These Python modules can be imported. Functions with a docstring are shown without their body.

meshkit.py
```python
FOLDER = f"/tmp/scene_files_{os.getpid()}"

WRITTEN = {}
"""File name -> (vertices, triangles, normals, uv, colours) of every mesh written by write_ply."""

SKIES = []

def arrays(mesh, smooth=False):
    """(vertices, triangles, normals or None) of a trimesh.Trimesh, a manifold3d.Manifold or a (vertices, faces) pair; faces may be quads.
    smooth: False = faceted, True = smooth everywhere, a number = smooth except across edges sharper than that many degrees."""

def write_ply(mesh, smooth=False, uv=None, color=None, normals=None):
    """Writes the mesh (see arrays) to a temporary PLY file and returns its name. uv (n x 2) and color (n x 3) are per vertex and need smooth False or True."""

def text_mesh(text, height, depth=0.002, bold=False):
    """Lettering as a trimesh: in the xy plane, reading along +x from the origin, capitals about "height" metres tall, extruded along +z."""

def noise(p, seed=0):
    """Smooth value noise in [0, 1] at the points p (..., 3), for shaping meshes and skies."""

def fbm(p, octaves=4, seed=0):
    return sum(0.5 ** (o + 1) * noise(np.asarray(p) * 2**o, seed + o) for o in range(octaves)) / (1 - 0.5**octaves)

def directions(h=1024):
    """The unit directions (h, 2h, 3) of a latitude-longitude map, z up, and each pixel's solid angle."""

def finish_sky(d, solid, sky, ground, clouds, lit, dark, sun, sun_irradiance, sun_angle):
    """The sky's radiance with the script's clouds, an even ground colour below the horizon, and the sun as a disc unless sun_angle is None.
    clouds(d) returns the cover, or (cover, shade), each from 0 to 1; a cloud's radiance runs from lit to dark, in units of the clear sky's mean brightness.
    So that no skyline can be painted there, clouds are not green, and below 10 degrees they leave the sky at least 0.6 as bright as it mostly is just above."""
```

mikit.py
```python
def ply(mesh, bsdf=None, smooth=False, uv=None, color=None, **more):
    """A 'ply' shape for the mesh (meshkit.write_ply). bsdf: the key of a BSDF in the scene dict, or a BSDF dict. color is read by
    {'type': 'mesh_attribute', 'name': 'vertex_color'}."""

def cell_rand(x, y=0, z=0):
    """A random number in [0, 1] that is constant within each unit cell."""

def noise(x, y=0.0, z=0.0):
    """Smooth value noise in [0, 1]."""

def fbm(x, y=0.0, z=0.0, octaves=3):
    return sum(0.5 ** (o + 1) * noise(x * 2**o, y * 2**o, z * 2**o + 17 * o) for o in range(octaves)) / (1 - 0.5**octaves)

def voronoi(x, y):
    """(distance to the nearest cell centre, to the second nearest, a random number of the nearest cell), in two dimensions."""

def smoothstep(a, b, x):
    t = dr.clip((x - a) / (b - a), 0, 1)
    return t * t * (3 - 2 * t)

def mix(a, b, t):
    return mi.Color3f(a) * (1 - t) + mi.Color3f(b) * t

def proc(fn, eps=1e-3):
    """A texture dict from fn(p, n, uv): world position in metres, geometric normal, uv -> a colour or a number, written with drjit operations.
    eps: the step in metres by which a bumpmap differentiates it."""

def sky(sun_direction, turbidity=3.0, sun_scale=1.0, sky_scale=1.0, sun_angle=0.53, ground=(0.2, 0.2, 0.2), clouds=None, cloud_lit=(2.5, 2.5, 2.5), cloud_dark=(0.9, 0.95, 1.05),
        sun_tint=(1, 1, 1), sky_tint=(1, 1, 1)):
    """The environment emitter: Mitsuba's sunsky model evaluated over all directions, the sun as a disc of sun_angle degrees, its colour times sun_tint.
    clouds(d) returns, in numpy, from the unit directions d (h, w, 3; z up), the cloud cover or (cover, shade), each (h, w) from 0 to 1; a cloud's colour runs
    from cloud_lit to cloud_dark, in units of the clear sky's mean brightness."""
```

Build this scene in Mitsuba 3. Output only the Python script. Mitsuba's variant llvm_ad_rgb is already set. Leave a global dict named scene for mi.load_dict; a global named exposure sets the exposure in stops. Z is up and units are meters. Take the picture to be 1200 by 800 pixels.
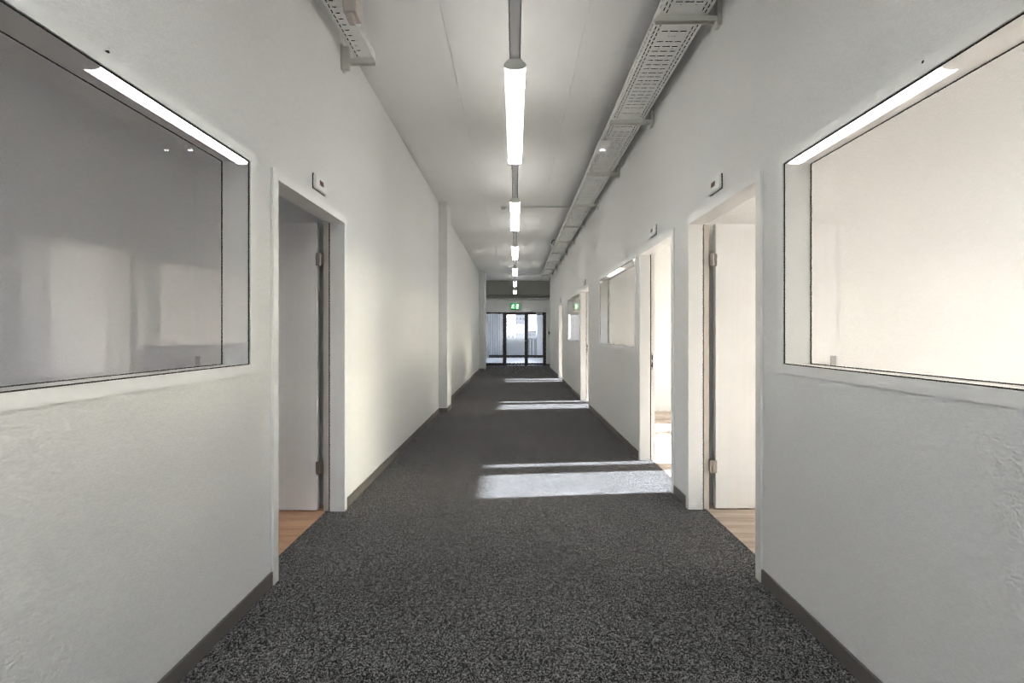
import math, random
import numpy as np, trimesh, shapely
from shapely.geometry import Polygon, box as sbox
import drjit as dr
import mitsuba as mi
import mikit, meshkit
from mikit import noise, fbm, voronoi, cell_rand, smoothstep, mix, proc

random.seed(7); np.random.seed(7)
T = mi.ScalarTransform4f
scene, labels = {}, {}

# ------------------------------------------------------------------ camera, sky, sun, exposure
EYE = (0.0, 0.0, 1.30)
scene['camera'] = {
    'type': 'perspective', 'fov': 2 * math.degrees(math.atan(600 / 533.33)), 'fov_axis': 'x',
    'principal_point_offset_x': (596.5 - 600) / 1200 , 'principal_point_offset_y': (400 - 391) / 800,
    'near_clip': 0.02, 'far_clip': 2000.0,
    'to_world': T().look_at(origin=EYE, target=(0, 1, EYE[2]), up=(0, 0, 1))}
exposure = -0.1
SUN_AZ, SUN_EL = math.radians(5.4), math.atan(2.9 / 6.8)
SUN = (math.cos(SUN_EL) * math.cos(SUN_AZ), math.cos(SUN_EL) * math.sin(SUN_AZ), math.sin(SUN_EL))


def cloud_cover(d):
    p = d / np.maximum(d[..., 2:3], 0.12)
    n = meshkit.fbm(p * 0.9 + 5.0, 4, seed=3)
    return np.clip((n - 0.40) / 0.22, 0, 1), np.clip((n - 0.5) / 0.3, 0, 1) * 0.6


scene['sky'] = mikit.sky(SUN, turbidity=7.0, sun_scale=64.0, sky_scale=62.0, sky_tint=(0.94, 0.99, 1.09), sun_tint=(0.68, 0.99, 1.75), ground=(0.25, 0.25, 0.24), clouds=cloud_cover,
                         cloud_lit=(2.0, 2.0, 2.0), cloud_dark=(1.0, 1.03, 1.08))
LAMP_RADIANCE = (19.0, 18.9, 18.5)
LAMP_UP = (12.5, 12.5, 12.4)            # light through the sloped top lenses, towards the ceiling

# ------------------------------------------------------------------ materials
def plastic(rgb, rough=0.4, spec=0.5):
    return {'type': 'twosided', 'bsdf': {'type': 'principled', 'base_color': {'type': 'rgb', 'value': list(rgb)}, 'roughness': rough, 'specular': spec}}
def metal(rgb, rough=0.35):
    return {'type': 'twosided', 'bsdf': {'type': 'principled', 'base_color': {'type': 'rgb', 'value': list(rgb)}, 'roughness': rough, 'metallic': 1.0}}
def matte(rgb):
    return {'type': 'twosided', 'bsdf': {'type': 'diffuse', 'reflectance': {'type': 'rgb', 'value': list(rgb)}}}


def wall_height(p, n, uv):
    # woodchip / rough plaster: small soft grains, 4 to 8 mm, on the wall's own plane
    a = noise(p.x * 260.0, p.y * 240.0, p.z * 330.0)
    b = noise(p.x * 150.0 + 7, p.y * 130.0, p.z * 185.0)
    return (0.6 * a + 1.2 * b) * 0.0045
def wall_colour(p, n, uv):
    m = fbm(p.x * 0.9, p.y * 0.9, p.z * 0.9, 3)
    g = noise(p.x * 150.0, p.y * 150.0, p.z * 190.0)
    return mix((0.76, 0.76, 0.74), (0.82, 0.82, 0.80), m) * (0.93 + 0.14 * g)
def ceiling_colour(p, n, uv):
    m = fbm(p.x * 1.3, p.y * 1.3, 0.0, 3)
    dirt = smoothstep(0.74, 0.86, noise(p.x * 9.0, p.y * 9.0)) * smoothstep(0.6, 0.8, noise(p.x * 1.7 + 3, p.y * 1.1))
    return mix((0.74, 0.74, 0.715), (0.80, 0.80, 0.775), m) * (1.0 - 0.06 * dirt)
def carpet_colour(p, n, uv):
    a = noise(p.x * 240.0, p.y * 240.0)
    b = noise(p.x * 400.0 + 31, p.y * 400.0 + 11)
    e = noise(p.x * 95.0 + 3, p.y * 95.0 + 17)
    t = smoothstep(0.27, 0.80, 0.50 * a + 0.34 * b + 0.16 * e)
    c = mix((0.016, 0.016, 0.017), (0.325, 0.322, 0.322), t * t)
    fleck = cell_rand(p.x * 300.0, p.y * 300.0)
    c = dr.select(fleck > 0.965, mi.Color3f(0.36, 0.35, 0.33), c)
    patch = fbm(p.x * 2.2, p.y * 2.2, 0.0, 3)
    return c * (0.88 + 0.24 * patch)
def carpet_height(p, n, uv):
    return noise(p.x * 260.0, p.y * 260.0) * 0.0015
def make_wood(base, dark, seed):
    def wood(p, n, uv):
        row = dr.floor(p.y / 0.19 + 100.0)
        g = fbm(p.x * 2.2 + row * 5.3 + seed, p.y * 38.0 + row * 3.1, 0.0, 4)
        f = noise(p.x * 9.0 + seed, p.y * 260.0 + row)
        t = smoothstep(0.3, 0.75, g) * 0.75 + 0.25 * f
        return mix(base, dark, t)
    return wood
def door_grain(p, n, uv):
    g = fbm(p.x * 70.0, p.y * 70.0, p.z * 1.2, 2)
    return mix((0.79, 0.79, 0.775), (0.825, 0.825, 0.81), g)
def concrete(p, n, uv):
    g = fbm(p.x * 2.0, p.y * 2.0, p.z * 2.0, 4)
    return mix((0.28, 0.28, 0.25), (0.36, 0.36, 0.325), g)
def far_facade(p, n, uv):
    g = fbm(p.x * 0.2, p.y * 0.2, p.z * 0.2, 3)
    return mix((0.095, 0.10, 0.11), (0.125, 0.13, 0.14), g)

scene['m_wall'] = {'type': 'twosided', 'bsdf': {'type': 'bumpmap', 'arbitrary': proc(wall_height, eps=1.2e-3), 'scale': 1.0,
                   'bsdf': {'type': 'diffuse', 'reflectance': proc(wall_colour)}}}
scene['m_room_wall'] = {'type': 'twosided', 'bsdf': {'type': 'diffuse', 'reflectance': proc(wall_colour)}}
scene['m_ceiling'] = {'type': 'twosided', 'bsdf': {'type': 'diffuse', 'reflectance': proc(ceiling_colour)}}
scene['m_carpet'] = {'type': 'twosided', 'bsdf': {'type': 'bumpmap', 'arbitrary': proc(carpet_height, eps=1.5e-3), 'scale': 1.0,
                     'bsdf': {'type': 'diffuse', 'reflectance': proc(carpet_colour)}}}
for i, (b, d) in enumerate([((0.49, 0.405, 0.335), (0.36, 0.285, 0.225)), ((0.45, 0.365, 0.30), (0.32, 0.25, 0.195)), ((0.53, 0.445, 0.37), (0.41, 0.33, 0.27))]):
    scene[f'm_wood_{i}'] = {'type': 'twosided', 'bsdf': {'type': 'principled', 'base_color': proc(make_wood(b, d, i * 13.0)), 'roughness': 0.42, 'specular': 0.4}}
for i, (b, d) in enumerate([((0.47, 0.285, 0.18), (0.34, 0.19, 0.115)), ((0.43, 0.255, 0.16), (0.30, 0.165, 0.10)), ((0.51, 0.32, 0.205), (0.39, 0.23, 0.14))]):
    scene[f'm_wood_dark_{i}'] = {'type': 'twosided', 'bsdf': {'type': 'principled', 'base_color': proc(make_wood(b, d, i * 13.0 + 5)), 'roughness': 0.42, 'specular': 0.4}}
scene['m_door'] = {'type': 'twosided', 'bsdf': {'type': 'principled', 'base_color': proc(door_grain), 'roughness': 0.45, 'specular': 0.4}}
scene['m_concrete'] = {'type': 'twosided', 'bsdf': {'type': 'diffuse', 'reflectance': proc(concrete)}}
scene['m_far'] = {'type': 'twosided', 'bsdf': {'type': 'diffuse', 'reflectance': proc(far_facade)}}
scene['m_frame'] = plastic((0.80, 0.80, 0.775), 0.38, 0.5)
scene['m_white'] = plastic((0.80, 0.80, 0.78), 0.45, 0.4)
scene['m_tray'] = plastic((0.80, 0.80, 0.765), 0.5, 0.4)
scene['m_bracket'] = plastic((0.60, 0.59, 0.54), 0.5, 0.4)
scene['m_box'] = plastic((0.50, 0.45, 0.41), 0.5, 0.4)
scene['m_hinge'] = metal((0.30, 0.28, 0.26), 0.4)
scene['m_steel'] = metal((0.58, 0.57, 0.55), 0.3)
scene['m_track'] = plastic((0.88, 0.89, 0.90), 0.4, 0.5)
scene['m_track_rim'] = plastic((0.30, 0.30, 0.31), 0.4, 0.5)
scene['m_lamp_body'] = plastic((0.74, 0.74, 0.70), 0.4, 0.5)
scene['m_base'] = plastic((0.115, 0.108, 0.098), 0.55, 0.3)
scene['m_gasket'] = matte((0.05, 0.05, 0.048))
scene['m_seal_dark'] = matte((0.17, 0.16, 0.15))
scene['m_seal'] = plastic((0.62, 0.575, 0.51), 0.6, 0.3)
scene['m_black_frame'] = plastic((0.022, 0.018, 0.016), 0.35, 0.5)
scene['m_cable'] = matte((0.02, 0.02, 0.02))
scene['m_display'] = plastic((0.085, 0.028, 0.02), 0.25, 0.5)
scene['m_dark'] = plastic((0.03, 0.03, 0.03), 0.4, 0.4)
scene['m_pipe'] = plastic((0.20, 0.20, 0.175), 0.5, 0.3)
scene['m_pipe_light'] = plastic((0.58, 0.58, 0.54), 0.5, 0.3)
scene['m_parapet'] = plastic((0.36, 0.37, 0.38), 0.6, 0.3)
scene['m_blind'] = matte((0.62, 0.64, 0.68))
scene['m_landing'] = plastic((0.52, 0.53, 0.56), 0.35, 0.5)
scene['m_pane'] = {'type': 'thindielectric', 'int_ior': 1.52, 'ext_ior': 1.0}
scene['m_inner_pane'] = {'type': 'thindielectric', 'int_ior': 1.72, 'ext_ior': 1.0}
scene['m_facade'] = matte((0.42, 0.42, 0.42))
scene['m_ground'] = matte((0.26, 0.26, 0.25))
scene['m_far_pane'] = plastic((0.05, 0.055, 0.065), 0.2, 0.5)
scene['m_roof'] = matte((0.12, 0.105, 0.10))
scene['m_far_pale'] = matte((0.16, 0.165, 0.175))
scene['m_exit_green'] = plastic((0.02, 0.30, 0.10), 0.4, 0.4)

# ------------------------------------------------------------------ helpers
def key_for(name):
    if name not in scene and name not in labels and not any(k.startswith(name + '__') for k in scene):
        return name
    i = 1
    while True:
        k = f'{name}_{i:03d}'
        if k not in scene and k not in labels and not any(q.startswith(k + '__') for q in scene):
            return k
        i += 1
def tag(key, label=None, cat=None, group=None, kind=None):
    d = labels.setdefault(key, {})
    for a, b in (('label', label), ('category', cat), ('group', group), ('kind', kind)):
        if b:
            d[a] = b
    return key
def obj(name, mesh, m, parent=None, smooth=False, **more):
    key = key_for((parent + '__' if parent else '') + name)
    scene[key] = mikit.ply(mesh, m, smooth=smooth, **more)
    return key
def thing(name, label, cat, group=None, kind=None):
    return tag(key_for(name), label, cat, group, kind)
def struct(name, mesh, m, label, cat=None, **kw):
    k = obj(name, mesh, m, **kw)
    return tag(k, label, cat, None, 'structure')
def bx(x0, x1, y0, y1, z0, z1):
    b = trimesh.creation.box(extents=(x1 - x0, y1 - y0, z1 - z0))
    b.apply_translation(((x0 + x1) / 2, (y0 + y1) / 2, (z0 + z1) / 2))
    return b
def cat_(ms):
    return trimesh.util.concatenate(ms)
def rbx(x0, x1, y0, y1, z0, z1, r=0.004):
    """A box with chamfered edges: the hull of three shrunk boxes."""
    pts = []
    for a, b, c in ((0, r, r), (r, 0, r), (r, r, 0)):
        for x in (x0 + a, x1 - a):
            for y in (y0 + b, y1 - b):
                for z in (z0 + c, z1 - c):
                    pts.append((x, y, z))
    return trimesh.convex.convex_hull(np.array(pts))
def extr(poly, h):
    return trimesh.creation.extrude_polygon(poly, h, engine='earcut')
def slab_x(x0, x1, rect, holes=()):
    """A wall in the y-z plane between x0 and x1; rect and holes are (y0, y1, z0, z1)."""
    p = sbox(rect[0], rect[2], rect[1], rect[3])
    for h in holes:
        p = p.difference(sbox(h[0], h[2], h[1], h[3]))
    parts = []
    for g in getattr(p, 'geoms', [p]):
        m = extr(g, x1 - x0)
        v = m.vertices.copy()
        m.vertices = np.stack([x0 + v[:, 2], v[:, 0], v[:, 1]], 1)
        parts.append(m)
    return cat_(parts)
def slab_y(y0, y1, rect, holes=()):
    m = slab_x(y0, y1, rect, holes)
    v = m.vertices.copy()
    m.vertices = np.stack([v[:, 1], v[:, 0], v[:, 2]], 1)
    m.invert()
    return m
def slab_z(z0, z1, rect, holes=()):
    m = slab_x(z0, z1, rect, holes)
    v = m.vertices.copy()
    m.vertices = np.stack([v[:, 1], v[:, 2], v[:, 0]], 1)
    return m
def member(profile, xf, s, side, y0, y1, z0, z1, floor=False):
    """One mitred frame member round the opening y0..y1, z0..z1; profile: (u depth from the face xf along s, v outwards from the opening)."""
    m = extr(Polygon(profile), 1.0)
    u, v, t = m.vertices.T.copy()
    x = xf + s * u
    if side in ('near', 'far'):
        y = y0 - v if side == 'near' else y1 + v
        zb = np.zeros_like(v) + z0 if floor else z0 - v
        z = zb * (1 - t) + (z1 + v) * t
    else:
        z = z1 + v if side == 'top' else z0 - v
        y = (y0 - v) * (1 - t) + (y1 + v) * t
    m.vertices = np.stack([x, y, z], 1)
    trimesh.repair.fix_normals(m)
    return m
def tube(points, r, sides=12):
    p = np.asarray(points, float)
    ms = []
    for a, b in zip(p[:-1], p[1:]):
        ms.append(trimesh.creation.cylinder(r, segment=(a, b), sections=sides))
    for q in p[1:-1]:
        s = trimesh.creation.icosphere(2, r); s.apply_translation(q); ms.append(s)
    return cat_(ms)

ZC = 3.48                                  # ceiling
XL, XLR = -1.262, -1.392                   # left wall: corridor face, room face
XR, XRR = 1.297, 1.427                     # right wall
FX0, FX1 = 6.20, 6.50                      # the sunny outer wall
END = 18.65

# ------------------------------------------------------------------ openings
DH = 2.11                                  # clear door height
DOORS_R = [(2.426, 3.366, 'far'), (3.74, 4.675, 'near'), (7.955, 8.89, 'near'), (12.385, 13.315, 'near')]
WINS_R = [(0.20, 2.196), (4.915, 6.945), (9.12, 11.12)]
DOOR_L = (2.401, 3.331, 'far')
WIN_L = (0.16, 2.163)
WZ0, WZ1 = 1.154, 2.12
def hole_d(d): return (d[0] - 0.03, d[1] + 0.03, -0.01, DH + 0.03)
def hole_w(w): return (w[0] - 0.012, w[1] + 0.012, WZ0 - 0.012, WZ1 + 0.012)

# ------------------------------------------------------------------ floors, ceilings, walls
struct('floor', bx(XLR + 0.007, XRR - 0.012, -3.0, END, -0.04, 0.0), 'm_carpet', 'dark grey speckled carpet of the long corridor', 'carpet')
struct('floor_slab', bx(-5.8, 6.5, -3.2, 25.6, -0.3, -0.04), 'm_facade', 'concrete slab under the carpet and the wood floors', 'floor')

wl = slab_x(XLR, XL, (-3.0, END, 0, ZC - 0.012), [hole_d(DOOR_L), hole_w(WIN_L)])
struct('wall_left', wl, 'm_wall', 'long white rough plastered wall on the left of the corridor', 'wall')
wr = slab_x(XR, XRR, (-3.0, 16.9, 0, ZC), [hole_d(d) for d in DOORS_R] + [hole_w(w) for w in WINS_R])
struct('wall_right', wr, 'm_wall', 'long white rough plastered wall on the right with four doorways', 'wall')
struct('wall_back', slab_y(-3.15, -3.0, (-5.8, 6.5, 0, ZC), [(-0.9, 0.9, 0.6, 2.2)]), 'm_room_wall', 'wall with a tall window closing the corridor behind the viewer', 'wall')
wb = tag('window_9', 'tall window at the end of the corridor behind the viewer', 'window', None, 'structure')
obj('pane', (np.array([[-0.9, -3.08, 0.6], [0.9, -3.08, 0.6], [0.9, -3.08, 2.2], [-0.9, -3.08, 2.2]]), np.array([[0, 1, 2], [0, 2, 3]])), 'm_pane', wb)
for x in (-0.88, 0.0, 0.88):
    obj('mullion', bx(x - 0.02, x + 0.02, -3.11, -3.05, 0.6, 2.2), 'm_black_frame', wb)

# ceiling: three long boards with open joints under the slab
struct('ceiling', bx(-5.8, 6.5, -3.2, 25.6, ZC + 0.02, ZC + 0.25), 'm_ceiling', 'white ceiling of jointed boards above the corridor', 'ceiling')
for x0, x1 in ((-5.7, -0.5008), (-0.4992, 0.4942), (0.4958, 6.5)):
    obj('board', bx(x0, x1, -3.0, 25.4, ZC, ZC + 0.02), 'm_ceiling', 'ceiling')

# rooms on the right
for n, (y, lab) in enumerate([(3.505, 'white partition behind the nearest open door on the right'), (7.67, 'white partition seen through the second doorway on the right'),
                              (11.86, 'white partition behind the third right-hand doorway'), (16.02, 'white partition behind the fourth right-hand doorway')]):
    struct('wall_room_right', bx(XRR, FX0, y, y + 0.10, 0, ZC), 'm_room_wall', lab, 'wall')
struct('wall_room_right', bx(XRR, FX0, -1.0, -0.9, 0, ZC), 'm_facade', 'partition at the near end of the first room on the right', 'wall')
# sunny outer wall with ribbon windows
BAYS = [(0.035 + 4.165 * k, 2.835 + 4.165 * k) for k in range(4)]
ZS, ZH = 0.80, 2.90
struct('wall_outer', slab_x(FX0, FX1, (-3.15, 16.9, -0.04, ZC + 0.02), [(a, b, ZS, ZH) for a, b in BAYS]), 'm_facade', 'outer wall with ribbon windows on the sunny side', 'wall')
for n, (a, b) in enumerate(BAYS):
    w = tag(f'window_{4 + n}', ['outer ribbon window of the nearest right room', 'outer ribbon window of the second right room', 'outer ribbon window of the third right room', 'outer ribbon window of the fourth right room'][n] + ' on the sunny side', 'window', None, 'structure')
    for m0 in (0.72, 2.18):
        obj('mullion', bx(6.30, 6.42, a + m0 - 0.11, a + m0 + 0.11, ZS, ZH), 'm_frame', w)
    obj('pane', (np.array([[6.36, a, ZS], [6.36, b, ZS], [6.36, b, ZH], [6.36, a, ZH]]), np.array([[0, 1, 2], [0, 2, 3]])), 'm_pane', w)
# room on the left
struct('wall_room_left', bx(-5.5, XLR, 3.48, 3.58, 0, ZC), 'm_room_wall', 'grey looking partition behind the left window and open left door', 'wall')
struct('wall_room_left', bx(-5.5, XLR, -1.0, -0.9, 0, ZC), 'm_room_wall', 'partition at the near end of the dim room on the left', 'wall')
struct('wall_room_left', slab_x(-5.7, -5.5, (-1.0, 3.58, 0, ZC), [(0.6, 2.2, 1.0, 2.2)]), 'm_room_wall', 'back wall of the dim room on the left, with a window in the shade', 'wall')
w = tag('window_8', 'window in the back wall of the dim left room', 'window', None, 'structure')
obj('mullion', bx(-5.64, -5.56, 1.36, 1.44, 1.0, 2.2), 'm_frame', w)
obj('pane', (np.array([[-5.6, 0.6, 1.0], [-5.6, 2.2, 1.0], [-5.6, 2.2, 2.2], [-5.6, 0.6, 2.2]]), np.array([[0, 1, 2], [0, 2, 3]])), 'm_pane', w)

# wood floors: planks laid crosswise
def plank_floor(label, x0, x1, y0, y1, wood='m_wood'):
    fl = struct('floor', bx(x0, x1, y0, y1, -0.04, -0.012), 'm_gasket', label, 'wood floor')
    row = math.floor(y0 / 0.19)
    y = row * 0.19
    rng = random.Random(int(y0 * 100) + int(x0 * 10))
    while y < y1:
        x = x0 - rng.choice([0.0, 0.33, 0.66, 0.97])
        while x < x1:
            a, b, c, d = max(x, x0), min(x + 1.29, x1), max(y, y0), min(y + 0.19, y1)
            if b - a > 0.03 and d - c > 0.01:
                g = 0.0006
                obj('plank', rbx(a + g, b - g, c + g, d - g, -0.012, 0.0, 0.0012), f'{wood}_{rng.randrange(3)}', fl)
            x += 1.29
        y += 0.19
    return fl
plank_floor('brown oak plank floor of the dim room behind the left doorway', -5.5, XLR + 0.007, -0.9, 3.48, 'm_wood_dark')
plank_floor('pale sunlit oak plank floor behind the nearest right doorway', XRR - 0.012, FX0, -0.9, 3.505)
plank_floor('pale oak plank floor with sun stripes behind the second right doorway', XRR - 0.012, FX0, 3.605, 7.67)
for y0, y1, lab in ((7.77, 11.86, 'wood floor of the room behind the third right doorway'), (11.96, 16.02, 'wood floor of the room behind the fourth right doorway')):
    struct('floor', bx(XRR - 0.012, FX0, y0, y1, -0.04, 0.0), 'm_wood_0', lab, 'wood floor')

# ------------------------------------------------------------------ doors
JAMB = [(0, 0), (0.107, 0), (0.107, 0.016), (0.160, 0.016), (0.160, 0.05), (0.146, 0.05), (0.146, 0.029), (0.014, 0.029), (0.014, 0.05), (0, 0.05)]
def door(n, d, side, label, plate=True):
    y0, y1, hinge = d
    s = 1 if side == 'right' else -1
    xf = (XR - 0.015) if s > 0 else (XL + 0.015)
    k = tag(f'door_{n}', label, 'door', None, 'structure')
    for m in ('near', 'far'):
        obj('jamb', member(JAMB, xf, s, m, y0, y1, 0.0, DH, floor=True), 'm_frame', k)
    obj('head', member(JAMB, xf, s, 'top', y0, y1, 0.0, DH), 'm_frame', k)
    # rubber seal in the rebate
    xs = xf + s * 0.1075
    for yy, q in ((y0, -1), (y1, 1)):
        obj('seal', bx(min(xs, xs + s * 0.0095), max(xs, xs + s * 0.0095), min(yy, yy + q * 0.0158), max(yy, yy + q * 0.0158), 0.0, DH), 'm_seal_dark', k)
    xr = xf + s * 0.166
    for yy, q in ((y0, -1), (y1, 1)):   # the beige strip on the rebate face
        obj('rebate_strip', bx(min(xf + s * 0.119, xf + s * 0.158), max(xf + s * 0.119, xf + s * 0.158), min(yy + q * 0.0125, yy + q * 0.0158), max(yy + q * 0.0125, yy + q * 0.0158), 0.0, DH), 'm_seal' if hinge == ('near' if q < 0 else 'far') else 'm_frame', k)
    # the leaf stands open at right angles to the wall, in the room
    x0 = xf + s * 0.202
    x1 = x0 + s * 0.925
    ya = y1 + 0.0 if hinge == 'far' else y0 - 0.041
    ya = y1 + 0.002 if hinge == 'far' else y0 - 0.043
    leaf = obj('leaf', rbx(min(x0, x1), max(x0, x1), ya, ya + 0.041, 0.008, DH + 0.004, 0.002), 'm_door', k)
    for z in (0.32, 1.845):
        hy = ya + 0.018
        hx = xf + s * 0.180
        h = obj('hinge', cat_([trimesh.creation.cylinder(0.008, segment=((hx, hy - 0.022, z - 0.05), (hx, hy - 0.022, z + 0.05)), sections=12),
                               bx(min(hx, hx + s * 0.03), max(hx, hx + s * 0.03), hy - 0.026, hy - 0.019, z - 0.045, z + 0.045),
                               bx(min(hx, hx - s * 0.022), max(hx, hx - s * 0.022), hy - 0.026, hy - 0.019, z - 0.045, z + 0.045)]), 'm_hinge', k)
        tag(h, 'grey steel hinge')
    for fy, q in ((ya, -1), (ya + 0.041, 1)):
        xc = x1 - s * 0.055
        e = obj('handle_plate', rbx(xc - 0.02, xc + 0.02, min(fy, fy + q * 0.008), max(fy, fy + q * 0.008), 0.92, 1.138, 0.003), 'm_steel', k)
        tag(e, 'grey metal handle plate')
        obj('lever', cat_([trimesh.creation.cylinder(0.008, segment=((xc, fy + q * 0.006, 1.04), (xc, fy + q * 0.05, 1.04)), sections=12),
                           trimesh.creation.cylinder(0.009, segment=((xc, fy + q * 0.048, 1.04), (xc - s * 0.11, fy + q * 0.048, 1.04)), sections=12)]), 'm_steel', k)
    # strike plate on the latch jamb
    yy = y0 if hinge == 'far' else y1
    q = -1 if hinge == 'far' else 1
    xa = xf + s * 0.13
    st = obj('strike_plate', bx(xa - 0.011, xa + 0.011, min(yy + q * 0.0110, yy + q * 0.0126), max(yy + q * 0.0110, yy + q * 0.0126), 0.93, 1.10), 'm_steel', k)
    for za, zb in ((0.955, 1.005), (1.035, 1.08)):
        obj('slot', bx(xa - 0.007, xa + 0.007, min(yy + q * 0.0104, yy + q * 0.0112), max(yy + q * 0.0104, yy + q * 0.0112), za, zb), 'm_gasket', st)
    return k
door(1, DOOR_L, 'left', 'open white door in its frame on the left of the corridor')
door(2, DOORS_R[0], 'right', 'nearest open white door on the right, beside the big window')
door(3, DOORS_R[1], 'right', 'second white doorway from the front on the right, sun on the carpet before it')
door(4, DOORS_R[2], 'right', 'third white doorway on the right, beside the reflecting window')
door(5, DOORS_R[3], 'right', 'farthest white doorway on the right wall')

# ------------------------------------------------------------------ interior windows (two sheets of glass, one on each face of the wall)
WPROF = [(0, 0), (0.144, 0), (0.144, 0.045), (0.136, 0.045), (0.136, 0.011), (0.006, 0.011), (0.006, 0.045), (0, 0.045)]
def window(n, w, side, label):
    s = 1 if side == 'right' else -1
    xf = (XR - 0.006) if s > 0 else (XL + 0.006)
    k = tag(f'window_{n}', label, 'window', None, 'structure')
    for m in ('near', 'far', 'top', 'bottom'):
        obj('frame', member(WPROF, xf, s, m, w[0], w[1], WZ0, WZ1), 'm_frame', k)
    for u in (0.006, 0.134):
        x = xf + s * u
        xa, xb = min(x, x + s * 0.003), max(x, x + s * 0.003)
        g = slab_x(xa, xb, (w[0] + 0.0002, w[1] - 0.0002, WZ0 + 0.0002, WZ1 - 0.0002), [(w[0] + 0.007, w[1] - 0.007, WZ0 + 0.004, WZ1 - 0.004)])
        obj('gasket', g, 'm_gasket', k)
        xm = (xa + xb) / 2
        e = 0.002
        obj('pane', (np.array([[xm, w[0] + e, WZ0 + e], [xm, w[1] - e, WZ0 + e], [xm, w[1] - e, WZ1 - e], [xm, w[0] + e, WZ1 - e]]), np.array([[0, 1, 2], [0, 2, 3]])), 'm_inner_pane', k)
    return k
window(0, WIN_L, 'left', 'large interior window on the left looking into a dim grey room')
window(1, WINS_R[0], 'right', 'large interior window on the near right looking into a bright white room')
window(2, WINS_R[1], 'right', 'middle interior window on the right wall past the second doorway')
window(3, WINS_R[2], 'right', 'farthest interior window on the right wall reflecting the green exit sign')

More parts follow.
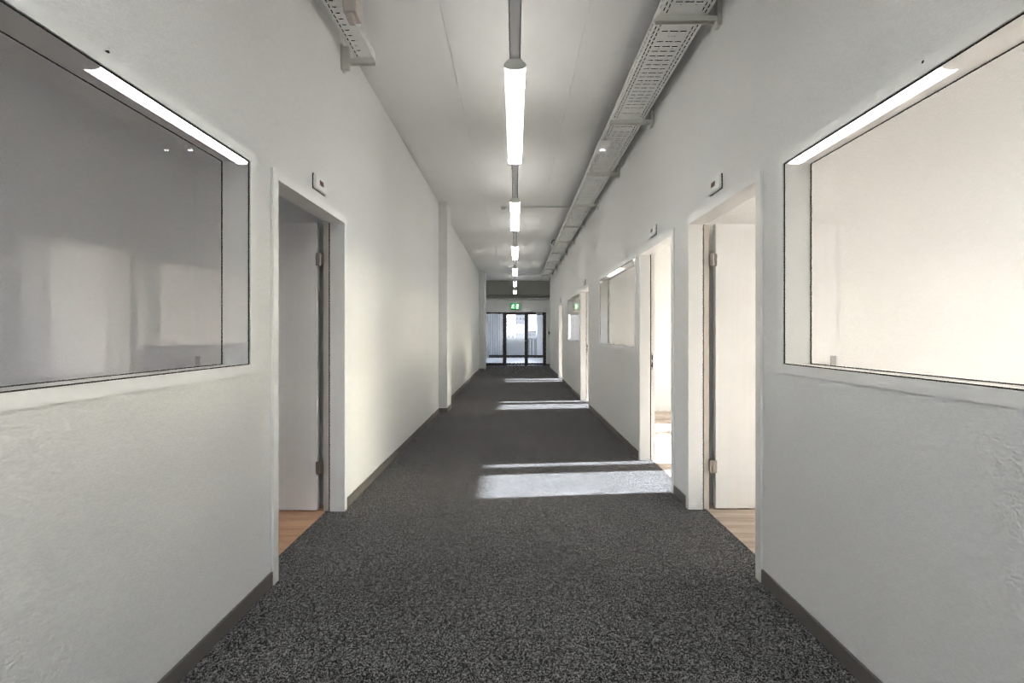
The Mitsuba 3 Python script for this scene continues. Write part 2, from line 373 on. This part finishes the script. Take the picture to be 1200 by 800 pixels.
# ------------------------------------------------------------------ skirting
def skirt(side, y0, y1, label):
    if side == 'left':
        m = rbx(XL, XL + 0.012, y0, y1, 0, 0.072, 0.002)
    else:
        m = rbx(XR - 0.012, XR, y0, y1, 0, 0.072, 0.002)
    struct(f'baseboard_{side}', m, 'm_base', label, 'baseboard')
skirt('left', -3.0, DOOR_L[0] - 0.05, 'dark skirting along the left wall below the big window')
skirt('left', DOOR_L[1] + 0.05, 7.52, 'dark skirting on the left wall between the door and the pilaster')
skirt('left', 8.01, 16.1, 'dark skirting along the far stretch of the left wall')
edges = [-3.0] + [v for d in DOORS_R for v in (d[0] - 0.05, d[1] + 0.05)] + [16.9]
for a, b, lab in zip(edges[0::2], edges[1::2], ['below the near right window', 'on the short pier between the first two right doors', 'below the middle right window', 'below the farthest right window', 'past the last right doorway']):
    skirt('right', a, b, 'dark skirting ' + lab)

# pilasters
p1 = struct('pilaster', bx(XL, -1.124, 7.53, 8.0, 0, ZC - 0.003), 'm_wall', 'white pilaster standing out of the left wall midway along the corridor', 'pilaster')
obj('skirting', cat_([bx(XL, -1.112, 7.518, 7.53, 0, 0.072), bx(-1.124, -1.112, 7.53, 8.0, 0, 0.072)]), 'm_base', p1)
p2 = struct('pilaster', bx(XL, -1.078, 16.1, 17.0, 0, ZC), 'm_wall', 'white pilaster at the far end of the left wall before the glazed doors', 'pilaster')
obj('skirting', bx(XL, -1.078, 16.088, 16.1, 0, 0.072), 'm_base', p2)

# ------------------------------------------------------------------ far end: lobby, end wall, glazed doors
struct('wall_lobby', bx(XRR, 2.03, 16.80, 16.9, 0, ZC), 'm_room_wall', 'end of the right wall where the corridor widens', 'wall')
struct('wall_lobby', bx(1.90, 2.03, 16.9, END + 0.15, 0, ZC), 'm_room_wall', 'side wall of the wider end of the corridor', 'wall')
struct('floor_lobby', bx(XRR - 0.012, 2.03, 16.9, END, -0.04, 0.0), 'm_carpet', 'carpet strip in the widened far end', 'carpet')
GX0, GX1, GZ = -1.235, 1.275, 2.18
struct('wall_end', slab_y(END, END + 0.15, (XLR, 2.03, 0, 2.76), [(GX0, GX1, -0.01, GZ)]), 'm_wall', 'pale end wall around the black glazed doors', 'wall')
struct('trim_1', bx(XLR, 2.03, END - 0.0, END + 0.15, 2.76, ZC), 'm_concrete', 'dark grey concrete beam above the end wall', 'beam')
struct('baseboard_end', bx(GX1 + 0.002, 1.90, END - 0.012, END, 0, 0.072), 'm_base', 'dark skirting right of the glazed doors', 'baseboard')
pp = obj('ceiling_pipe', trimesh.creation.cylinder(0.045, segment=((XL, END - 0.05, 2.845), (1.90, END - 0.05, 2.845)), sections=20), 'm_pipe', smooth=40)
tag(pp, 'dark grey pipe across the end wall, the upper of two', 'pipe')
pp = obj('ceiling_pipe', trimesh.creation.cylinder(0.036, segment=((XL, END - 0.04, 2.715), (1.90, END - 0.04, 2.715)), sections=20), 'm_pipe_light', smooth=40)
tag(pp, 'paler thin pipe across the end wall, the lower of two', 'pipe')

gd = tag('door_6', 'black framed glazed door with fixed side panes closing the far end', 'glazed door', None, 'structure')
YA, YB = END + 0.03, END + 0.10
def gbar(name, x0, x1, z0, z1, par=gd, y0=YA, y1=YB):
    return obj(name, rbx(x0, x1, y0, y1, z0, z1, 0.004), 'm_black_frame', par)
gbar('post', GX0, -1.205, 0, GZ); gbar('post', -0.500, -0.352, 0, GZ); gbar('post', 0.398, 0.532, 0, GZ); gbar('post', 1.150, GX1, 0, GZ)
gbar('head', -1.205, -0.500, GZ - 0.055, GZ); gbar('head', -0.352, 0.398, GZ - 0.10, GZ); gbar('head', 0.532, 1.150, GZ - 0.10, GZ)
gbar('bottom_rail', -1.205, -0.500, 0, 0.10); gbar('bottom_rail', -0.352, 0.398, 0.012, 0.10); gbar('bottom_rail', 0.532, 1.150, 0.012, 0.10)
for x0, x1, z1 in ((-1.205, -0.5, GZ - 0.055), (-0.352, 0.398, GZ - 0.1), (0.532, 1.150, GZ - 0.1)):
    ym = (YA + YB) / 2
    obj('pane', (np.array([[x0, ym, 0.1], [x1, ym, 0.1], [x1, ym, z1], [x0, ym, z1]]), np.array([[0, 1, 2], [0, 2, 3]])), 'm_pane', gd)
h = obj('handle', cat_([trimesh.creation.cylinder(0.010, segment=((0.46, YA, 1.02), (0.46, YA - 0.06, 1.02)), sections=12),
                        trimesh.creation.cylinder(0.011, segment=((0.46, YA - 0.055, 1.02), (0.34, YA - 0.055, 1.02)), sections=12)]), 'm_steel', gd)
tag(h, 'small bright metal lever handle')
c = obj('door_closer', rbx(0.86, 1.13, YA - 0.055, YA, GZ - 0.085, GZ - 0.02, 0.006), 'm_white', gd)
tag(c, 'pale grey door closer box')

# exit sign, backlit green
ex = thing('exit_sign', 'green backlit exit sign with running figure above the glazed doors', 'exit sign')
EXY, EXZ = END - 0.075, 2.42
obj('housing', rbx(-0.185, 0.190, EXY, END, EXZ - 0.135, EXZ + 0.135, 0.006), 'm_exit_green', ex)
obj('panel', bx(-0.172, 0.177, EXY - 0.003, EXY - 0.0004, EXZ - 0.115, EXZ + 0.12), 'm_exit_green', ex, emitter={'type': 'area', 'radiance': {'type': 'rgb', 'value': [0.06, 0.34, 0.11]}})
def flat_xz(poly, y0, y1):
    ms = []
    for g in getattr(poly, 'geoms', [poly]):
        m = extr(g, y1 - y0); v = m.vertices.copy()
        m.vertices = np.stack([v[:, 0], y0 + v[:, 2], v[:, 1]], 1); trimesh.repair.fix_normals(m); ms.append(m)
    return cat_(ms)
L = shapely.LineString
man = shapely.union_all([shapely.Point(-0.075, EXZ + 0.082).buffer(0.020), L([(-0.08, EXZ + 0.05), (-0.092, EXZ - 0.02)]).buffer(0.022),
                         L([(-0.085, EXZ + 0.05), (-0.045, EXZ + 0.022), (-0.022, EXZ + 0.04)]).buffer(0.010), L([(-0.085, EXZ + 0.05), (-0.125, EXZ + 0.03), (-0.13, EXZ - 0.005)]).buffer(0.010),
                         L([(-0.09, EXZ - 0.02), (-0.05, EXZ - 0.045), (-0.058, EXZ - 0.095)]).buffer(0.013), L([(-0.095, EXZ - 0.02), (-0.108, EXZ - 0.06), (-0.15, EXZ - 0.07)]).buffer(0.013)])
doorway = shapely.union_all([sbox(0.05, EXZ - 0.095, 0.14, EXZ + 0.10)]).difference(sbox(0.104, EXZ - 0.01, 0.116, EXZ + 0.012))
for nm, poly in (('figure', man), ('doorway', doorway)):
    obj(nm, flat_xz(poly, EXY - 0.006, EXY - 0.0035), 'm_white', ex, emitter={'type': 'area', 'radiance': {'type': 'rgb', 'value': [0.75, 1.15, 0.78]}})
sw = obj('light_switch', rbx(1.37, 1.43, END - 0.025, END, 1.27, 1.40, 0.005), 'm_dark')
tag(sw, 'small dark switch box on the end wall right of the glazed doors', 'switch')

# beyond the glass: bright landing with parapet window, blinds, buildings
struct('floor_landing', bx(-3.0, 3.0, END, 25.0, -0.04, 0.0), 'm_landing', 'pale grey floor of the landing beyond the glazed doors', 'floor')
struct('wall_landing', slab_y(25.0, 25.15, (-3.0, 3.0, 0, ZC), [(-0.45, 1.18, 1.06, 3.0)]), 'm_parapet', 'grey parapet wall below the landing window', 'wall')
struct('wall_landing', slab_x(-3.1, -3.0, (END + 0.15, 25.15, 0, ZC), [(19.6, 24.2, 0.9, 2.9)]), 'm_room_wall', 'left side wall of the landing with a wide opening', 'wall')
struct('wall_landing', slab_x(3.0, 3.1, (END + 0.15, 25.15, 0, ZC)), 'm_room_wall', 'right side wall of the landing', 'wall')
struct('wall_landing', slab_y(END + 0.15, END + 0.25, (2.03, 3.0, 0, ZC)), 'm_room_wall', 'short wall of the landing right of the glazed doors', 'wall')
struct('wall_landing', slab_y(END + 0.15, END + 0.25, (-3.0, XLR, 0, ZC)), 'm_room_wall', 'short wall of the landing left of the glazed doors', 'wall')
struct('baseboard_landing', bx(-1.43, 3.0, 24.985, 25.0, 0, 0.13), 'm_dark', 'dark skirting of the landing parapet', 'baseboard')
bl = thing('vertical_blind', 'white vertical slat blind behind the left fixed pane of the glazed doors', 'blind')
obj('rail', bx(-1.47, -0.47, 24.86, 24.92, 3.42, ZC), 'm_white', bl)
for i in range(8):
    a = math.radians(28 if i % 2 else 40)
    m = bx(-0.062, 0.062, -0.0015, 0.0015, 0.16, 3.42)
    m.apply_transform(trimesh.transformations.rotation_matrix(a, (0, 0, 1)))
    m.apply_translation((-1.40 + 0.123 * i, 24.89, 0))
    obj('slat', m, 'm_blind', bl)
pn = obj('wall_panel', rbx(1.20, 1.50, 24.90, 24.985, 0.14, 3.0, 0.004), 'm_blind')
tag(pn, 'pale tall panel behind the right pane of the glazed doors', 'panel')
po = obj('white_post', rbx(1.52, 1.58, 23.6, 23.66, 0, ZC, 0.004), 'm_white')
tag(po, 'slim white post at the right edge of the right glazed pane', 'post')
for i, x in enumerate((0.62, 0.80, 0.98)):
    obj('rib', rbx(x, x + 0.07, 24.94, 25.0, 0.14, 1.02, 0.004), 'm_blind', 'wall_landing')

struct('ground', bx(-400, 400, -60, 700, -8.2, -8.0), 'm_ground', 'open ground far below outside the building', 'ground')
def building(label, x0, x1, y, z1, cols, rows, m='m_far', zr0=0.0):
    b = thing('building', label, 'building')
    obj('wall', bx(x0, x1, y, y + 14, -8.0, z1), m, b)
    obj('roof', bx(x0 - 0.3, x1 + 0.3, y - 0.3, y + 14.3, z1, z1 + 0.5), 'm_roof', b)
    w = (x1 - x0) / cols
    for r in range(rows):
        zz = z1 - 1.8 - 2.9 * r
        for c in range(cols):
            obj('window', bx(x0 + w * (c + 0.22), x0 + w * (c + 0.78), y - 0.05, y, zz - 1.3, zz), 'm_far_pane', b)
    return b
building('tall pale apartment tower seen through the middle glazed pane', 0.3, 7.6, 260, 21.0, 4, 8)
building('low pale building seen left of the tower through the glass', -9.0, -0.2, 210, 5.2, 5, 3, 'm_far_pale')
building('low distant block right of the tower through the glass', 9.0, 24.0, 320, 3.0, 6, 2)

# ------------------------------------------------------------------ lamps on their track
LY0, LP, LL, LZ = 2.69, 2.752, 1.54, 2.87
tr = thing('lamp_track', 'grey mounting track carrying the row of corridor lamps', 'lighting track')
obj('rail', bx(-0.026, 0.026, -2.95, 18.1, LZ + 0.062, LZ + 0.11), 'm_track', tr)
for sx in (-1, 1):
    obj('flange', bx(min(sx * 0.026, sx * 0.033), max(sx * 0.026, sx * 0.033), -2.95, 18.1, LZ + 0.058, LZ + 0.11), 'm_track_rim', tr)
for yy in np.arange(LY0 + 0.77 - 2 * LP, 18.0, LP):
    obj('hanger', trimesh.creation.cylinder(0.003, segment=((0, yy, LZ + 0.11), (0, yy, ZC)), sections=8), 'm_steel', tr)
def prism_y(poly, y0, y1):
    m = extr(poly, 1.0); v = m.vertices.copy()
    m.vertices = np.stack([v[:, 0], y0 + (y1 - y0) * v[:, 2], v[:, 1]], 1); trimesh.repair.fix_normals(m)
    return m
hz = LZ + 0.018
bodyP = Polygon([(-0.066, hz), (-0.060, hz + 0.008), (-0.030, LZ + 0.0575), (0.030, LZ + 0.0575), (0.060, hz + 0.008), (0.066, hz)])
arc = [(0.061 * math.sin(t), hz - 0.018 * (math.cos(t) - math.cos(math.pi / 2))) for t in np.linspace(-math.pi / 2, math.pi / 2, 15)]
lensP = Polygon(arc + [(0.061, hz - 0.0005 + 0.0004), (-0.061, hz - 0.0005 + 0.0004)]).buffer(0)
capP = Polygon([(-0.069, hz), (-0.062, hz + 0.011), (-0.032, LZ + 0.0575), (0.032, LZ + 0.0575), (0.062, hz + 0.011), (0.069, hz)] + [(1.06 * x, z - 0.003) for x, z in reversed(arc)]).buffer(0)
ORD = ['nearest', 'second', 'third', 'fourth', 'fifth', 'sixth and farthest']
for i in range(-2, 6):
    y0 = LY0 + LP * i
    if i >= 0:
        lab = f'{ORD[i]} lit linear lamp in the row along the corridor ceiling'
    else:
        lab = 'lit linear lamp of the same row behind the viewer' if i == -2 else 'lit linear lamp of the row above the viewer'
    k = thing('linear_lamp', lab, 'lamp', 'lamps in a row along the track')
    obj('housing', prism_y(bodyP, y0 + 0.012, y0 + LL - 0.012), 'm_lamp_body', k)
    obj('end_cap', prism_y(capP, y0, y0 + 0.012), 'm_lamp_body', k)
    obj('end_cap', prism_y(capP, y0 + LL - 0.012, y0 + LL), 'm_lamp_body', k)
    for sx in (-1, 1):
        a, b = np.array([sx * 0.0605, hz + 0.0085]), np.array([sx * 0.033, LZ + 0.0555])
        nn = np.array([sx * (b[1] - a[1]), abs(b[0] - a[0])]); nn = nn / np.linalg.norm(nn) * 0.003
        u = obj('top_lens', prism_y(Polygon([a + nn * 0.1, a + nn, b + nn, b + nn * 0.1]), y0 + 0.014, y0 + LL - 0.014), 'm_white', k, emitter={'type': 'area', 'radiance': {'type': 'rgb', 'value': list(LAMP_UP)}})
        tag(u, 'glowing sloped top lens')
    d = obj('diffuser', prism_y(lensP, y0 + 0.0125, y0 + LL - 0.0125), 'm_white', k, emitter={'type': 'area', 'radiance': {'type': 'rgb', 'value': list(LAMP_RADIANCE)}})
    tag(d, 'glowing white diffuser')

# ------------------------------------------------------------------ cable trays: real slots in bent sheet
def slot(cx, cy, lx, ly):
    return sbox(cx - lx / 2, cy - ly / 2, cx + lx / 2, cy + ly / 2)
def tray_sheet(width, length, rows, dash_u, slots_u, seed=0):
    """The flat bottom, in (u across, y along), with three-slot rows and dashed margins."""
    holes = []
    n = int((length - 0.16) / 0.0535)
    y = (length - (n - 1) * 0.0535) / 2
    for r in range(n):
        yy = y + r * 0.0535
        if r in (1, n - 2):
            for du in (-0.02, 0.0, 0.02):
                holes.append(slot(width / 2 + du, yy, 0.009, 0.009))
            continue
        for c, l in slots_u:
            holes.append(slot(c, yy, l, 0.0115))
        if r % 2:
            for du in (-0.047, 0.047):
                if 2 * abs(du) < width - 0.1:
                    holes.append(slot(width / 2 + du, yy + 0.024, 0.009, 0.007))
    m = int((length - 0.05) / 0.045)
    y = (length - (m - 1) * 0.045) / 2
    for r in range(m):
        for j, u in enumerate(dash_u):
            holes.append(slot(u, y + r * 0.045 + (0.011 if j % 2 else -0.008), 0.0085, 0.031))
    p = Polygon([(0, 0), (width, 0), (width, length), (0, length)], [list(h.exterior.coords)[:-1] for h in holes])
    m = extr(p, 0.0015)
    return m
def tray_side(height, length):
    holes = []
    m = int((length - 0.05) / 0.045)
    y = (length - (m - 1) * 0.045) / 2
    for r in range(m):
        for j, u in enumerate((0.016, 0.034, 0.05)):
            holes.append(slot(u, y + r * 0.045 + (0.011 if j % 2 else -0.008), 0.0085, 0.028))
    p = Polygon([(0, 0), (height, 0), (height, length), (0, length)], [list(h.exterior.coords)[:-1] for h in holes])
    return extr(p, 0.0015)
def tray_unit(x0, width, height, zb, length, dash_u, slots_u):
    b = tray_sheet(width, length, 0, dash_u, slots_u); b.apply_translation((x0, 0, zb))
    out = [b]
    for xs in (x0, x0 + width - 0.0015):
        s_ = tray_side(height, length); v = s_.vertices.copy()
        s_.vertices = np.stack([xs + v[:, 2], v[:, 1], zb + v[:, 0]], 1); trimesh.repair.fix_normals(s_); out.append(s_)
    out.append(bx(x0, x0 + 0.014, 0, length, zb + height - 0.0015, zb + height))
    out.append(bx(x0 + width - 0.014, x0 + width, 0, length, zb + height - 0.0015, zb + height))
    return cat_(out)
TZ, TX0, TW, THT = 3.30, 0.903, 0.305, 0.062
BS = 1.39
ct = thing('cable_tray', 'long perforated white cable tray hung along the right wall', 'cable tray')
unit = tray_unit(TX0, TW, THT, TZ, BS - 0.004, (0.018, 0.042, 0.258, 0.282), ((0.088, 0.042), (0.150, 0.056), (0.212, 0.042)))
shared = mikit.ply(unit, 'm_tray')
def put(name, shape, parent, y):
    key = key_for(parent + '__' + name)
    scene[key] = {**shape, 'to_world': T().translate([0, y, 0])}
    return key
brk = cat_([rbx(TX0 - 0.012, XR - 0.02, -0.02, 0.02, TZ - 0.012, TZ - 0.0005, 0.002),
            bx(TX0 - 0.012, XR - 0.02, -0.02, -0.0165, TZ - 0.034, TZ - 0.008), bx(TX0 - 0.012, XR - 0.02, 0.0165, 0.02, TZ - 0.034, TZ - 0.008),
            rbx(XR - 0.03, XR - 0.001, -0.026, 0.026, TZ - 0.065, TZ + 0.09, 0.002)])
brk_shape = mikit.ply(brk, 'm_bracket')
Y_T0 = 2.877 - 3 * BS
NS = 13
for i in range(NS):
    put('tray_section', shared, ct, Y_T0 + i * BS + 0.002)
for i in range(NS + 1):
    put('bracket', brk_shape, ct, Y_T0 + i * BS + (0.0 if i < NS else -0.03))
Y_T1 = Y_T0 + NS * BS
cb = cat_([bx(TX0 + 0.006 + 0.0267 * j, TX0 + 0.032 + 0.0267 * j, Y_T0 + 0.02, Y_T1 - 0.05, TZ + 0.004, TZ + (0.055 if j in (0, 10) else 0.028)) for j in range(11)])
cbk = obj('cable_bundle', cb, 'm_cable')
tag(cbk, 'dark cables lying in the tray, seen through its slots', 'cables', None, 'stuff')

# short tray on the left, ending above the left door
lt = thing('cable_tray', 'short narrow perforated cable tray ending above the left door', 'cable tray')
LTX0, LTW, LTZ, LY1 = -1.150, 0.125, 3.30, 3.35
unitl = tray_unit(LTX0, LTW, 0.05, LTZ, BS - 0.004, (0.013, 0.112), ((0.044, 0.026), (0.081, 0.026)))
sl = mikit.ply(unitl, 'm_tray')
for i in range(4):
    put('tray_section', sl, lt, LY1 - BS * (i + 1))
brkl = cat_([bx(XL + 0.02, LTX0 + LTW + 0.002, -0.02, 0.02, LTZ - 0.012, LTZ - 0.0005),
             bx(XL + 0.02, LTX0 + LTW + 0.002, -0.02, -0.0165, LTZ - 0.036, LTZ - 0.008), bx(XL + 0.02, LTX0 + LTW + 0.002, 0.0165, 0.02, LTZ - 0.036, LTZ - 0.008),
             slab_y(-0.02, 0.02, (XL + 0.015, XL + 0.055, LTZ - 0.075, LTZ + 0.085)), bx(XL + 0.001, XL + 0.015, -0.03, 0.03, LTZ - 0.085, LTZ + 0.095)])
bls = mikit.ply(brkl, 'm_bracket')
for i in range(4):
    k = put('bracket', bls, lt, LY1 - 0.03 - BS * i)
jb = thing('junction_box', 'small beige box fixed to the side of the short left cable tray', 'junction box')
obj('box', rbx(-1.023, -0.945, 2.70, 2.82, 3.215, 3.35, 0.005), 'm_box', jb)
obj('plug', rbx(-1.004, -0.966, 2.71, 2.77, 3.172, 3.215, 0.004), 'm_box', jb)

k = obj('cable_bundle', cat_([bx(LTX0 + 0.004 + 0.0162 * j, LTX0 + 0.0195 + 0.0162 * j, -2.1, LY1 - 0.06, LTZ + 0.003, LTZ + 0.018) for j in range(3)]), 'm_cable')
tag(k, 'dark cables lying along the wall side of the short left tray', 'cables', None, 'stuff')

# emergency light under the right tray
el = thing('emergency_light', 'small white emergency light glowing under the right cable tray', 'emergency light')
EY = 4.80
obj('housing', rbx(TX0 - 0.035, TX0 + 0.085, EY - 0.10, EY + 0.16, TZ - 0.040, TZ - 0.001, 0.006), 'm_white', el)
for dx in (-0.014, 0.014):
    s_ = trimesh.creation.icosphere(2, 0.010); s_.vertices[:, 2] *= 0.6; s_.apply_translation((TX0 + 0.030 + dx, EY + 0.05, TZ - 0.0465))
    g = obj('bulb', s_, 'm_white', el, smooth=True, emitter={'type': 'area', 'radiance': {'type': 'rgb', 'value': [9, 9, 8.8]}})

# loop of cable out of the tray, far along
lp = thing('cable_loop', 'loop of white and black cable hanging from the far part of the right tray', 'cable')
cy = 10.15
tt = np.linspace(0.15, math.pi * 0.55, 8)
obj('black_cable', tube([(TX0 - 0.075 * math.sin(t) - 0.01, cy, 3.34 + 0.07 * math.cos(t) - 0.02) for t in tt], 0.011), 'm_cable', lp)
tt = np.linspace(math.pi * 0.55, math.pi * 1.0, 8)
obj('white_sleeve', tube([(TX0 - 0.075 * math.sin(t) - 0.01, cy, 3.30 + 0.11 * math.cos(t) + 0.02) for t in tt], 0.02), 'm_white', lp)

# smoke detector with its conduit on the ceiling
sd = thing('smoke_detector', 'round white smoke detector on the ceiling left of the second lamp', 'smoke detector')
def disc(r0, r1, z0, z1, x, y):
    m = trimesh.creation.revolve([(0, z0), (r0, z0), (r1, z1), (0, z1)], sections=32); m.apply_translation((x, y, 0)); return m
SX, SY = -0.20, 7.80
obj('base', disc(0.052, 0.055, ZC - 0.018, ZC - 0.0005, SX, SY), 'm_white', sd)
obj('sensor', disc(0.030, 0.046, ZC - 0.050, ZC - 0.018, SX, SY), 'm_bracket', sd)
cd = obj('ceiling_conduit', tube([(SX + 0.055, SY, ZC - 0.0105), (XR - 0.002, SY, ZC - 0.0105)], 0.010), 'm_lamp_body')
tag(cd, 'thin conduit across the ceiling from the smoke detector to the right wall', 'conduit')
cd = obj('ceiling_conduit', tube([(0.2, 16.6, ZC - 0.0105), (XR - 0.002, 16.6, ZC - 0.0105)], 0.010), 'm_lamp_body')
tag(cd, 'thin conduit across the ceiling near the far end of the tray', 'conduit')
hp = obj('ceiling_hatch', rbx(-1.10, -0.86, 11.75, 12.35, ZC - 0.014, ZC - 0.0005, 0.003), 'm_frame')
tag(hp, 'flat pale panel on the ceiling near the left wall past the pilaster', 'ceiling panel')

# ------------------------------------------------------------------ small plates above the doors
def plate(side, y, label):
    s = 1 if side == 'right' else -1
    xw = XR if s > 0 else XL
    k = thing('door_plate', label, 'wall plate', 'small plates above the doors')
    a, b = sorted((xw - s * 0.022, xw))
    obj('body', rbx(a, b, y - 0.085, y + 0.085, 2.212, 2.300, 0.006), 'm_white', k)
    obj('back', bx(*sorted((xw - s * 0.006, xw - s * 0.0002)), y - 0.0875, y + 0.0875, 2.2095, 2.3025), 'm_gasket', k)
    d = obj('display', rbx(*sorted((xw - s * 0.0245, xw - s * 0.0215)), y - 0.027, y + 0.027, 2.246, 2.276, 0.001), 'm_display', k)
    tag(d, 'dark reddish window')
plate('left', 2.92, 'small white wall plate with a dark window above the left door')
plate('right', 2.93, 'small white wall plate with a dark window above the nearest right door')
plate('right', 4.25, 'small white wall plate with a dark window above the second right doorway')
plate('right', 8.45, 'small white wall plate above the third right doorway')
plate('right', 12.9, 'tiny white wall plate above the farthest right doorway')
# nails left in the walls
for (x, y, z, nx, lab) in ((XL, 1.405, 2.17, 1, 'tiny dark nail in the left wall above the big window'), (XR, 1.44, 2.16, -1, 'tiny dark nail in the right wall above the near window')):
    k = obj('wall_nail', trimesh.creation.cylinder(0.004, segment=((x - nx * 0.001, y, z), (x + nx * 0.008, y, z)), sections=8), 'm_gasket')
    tag(k, lab, 'nail')
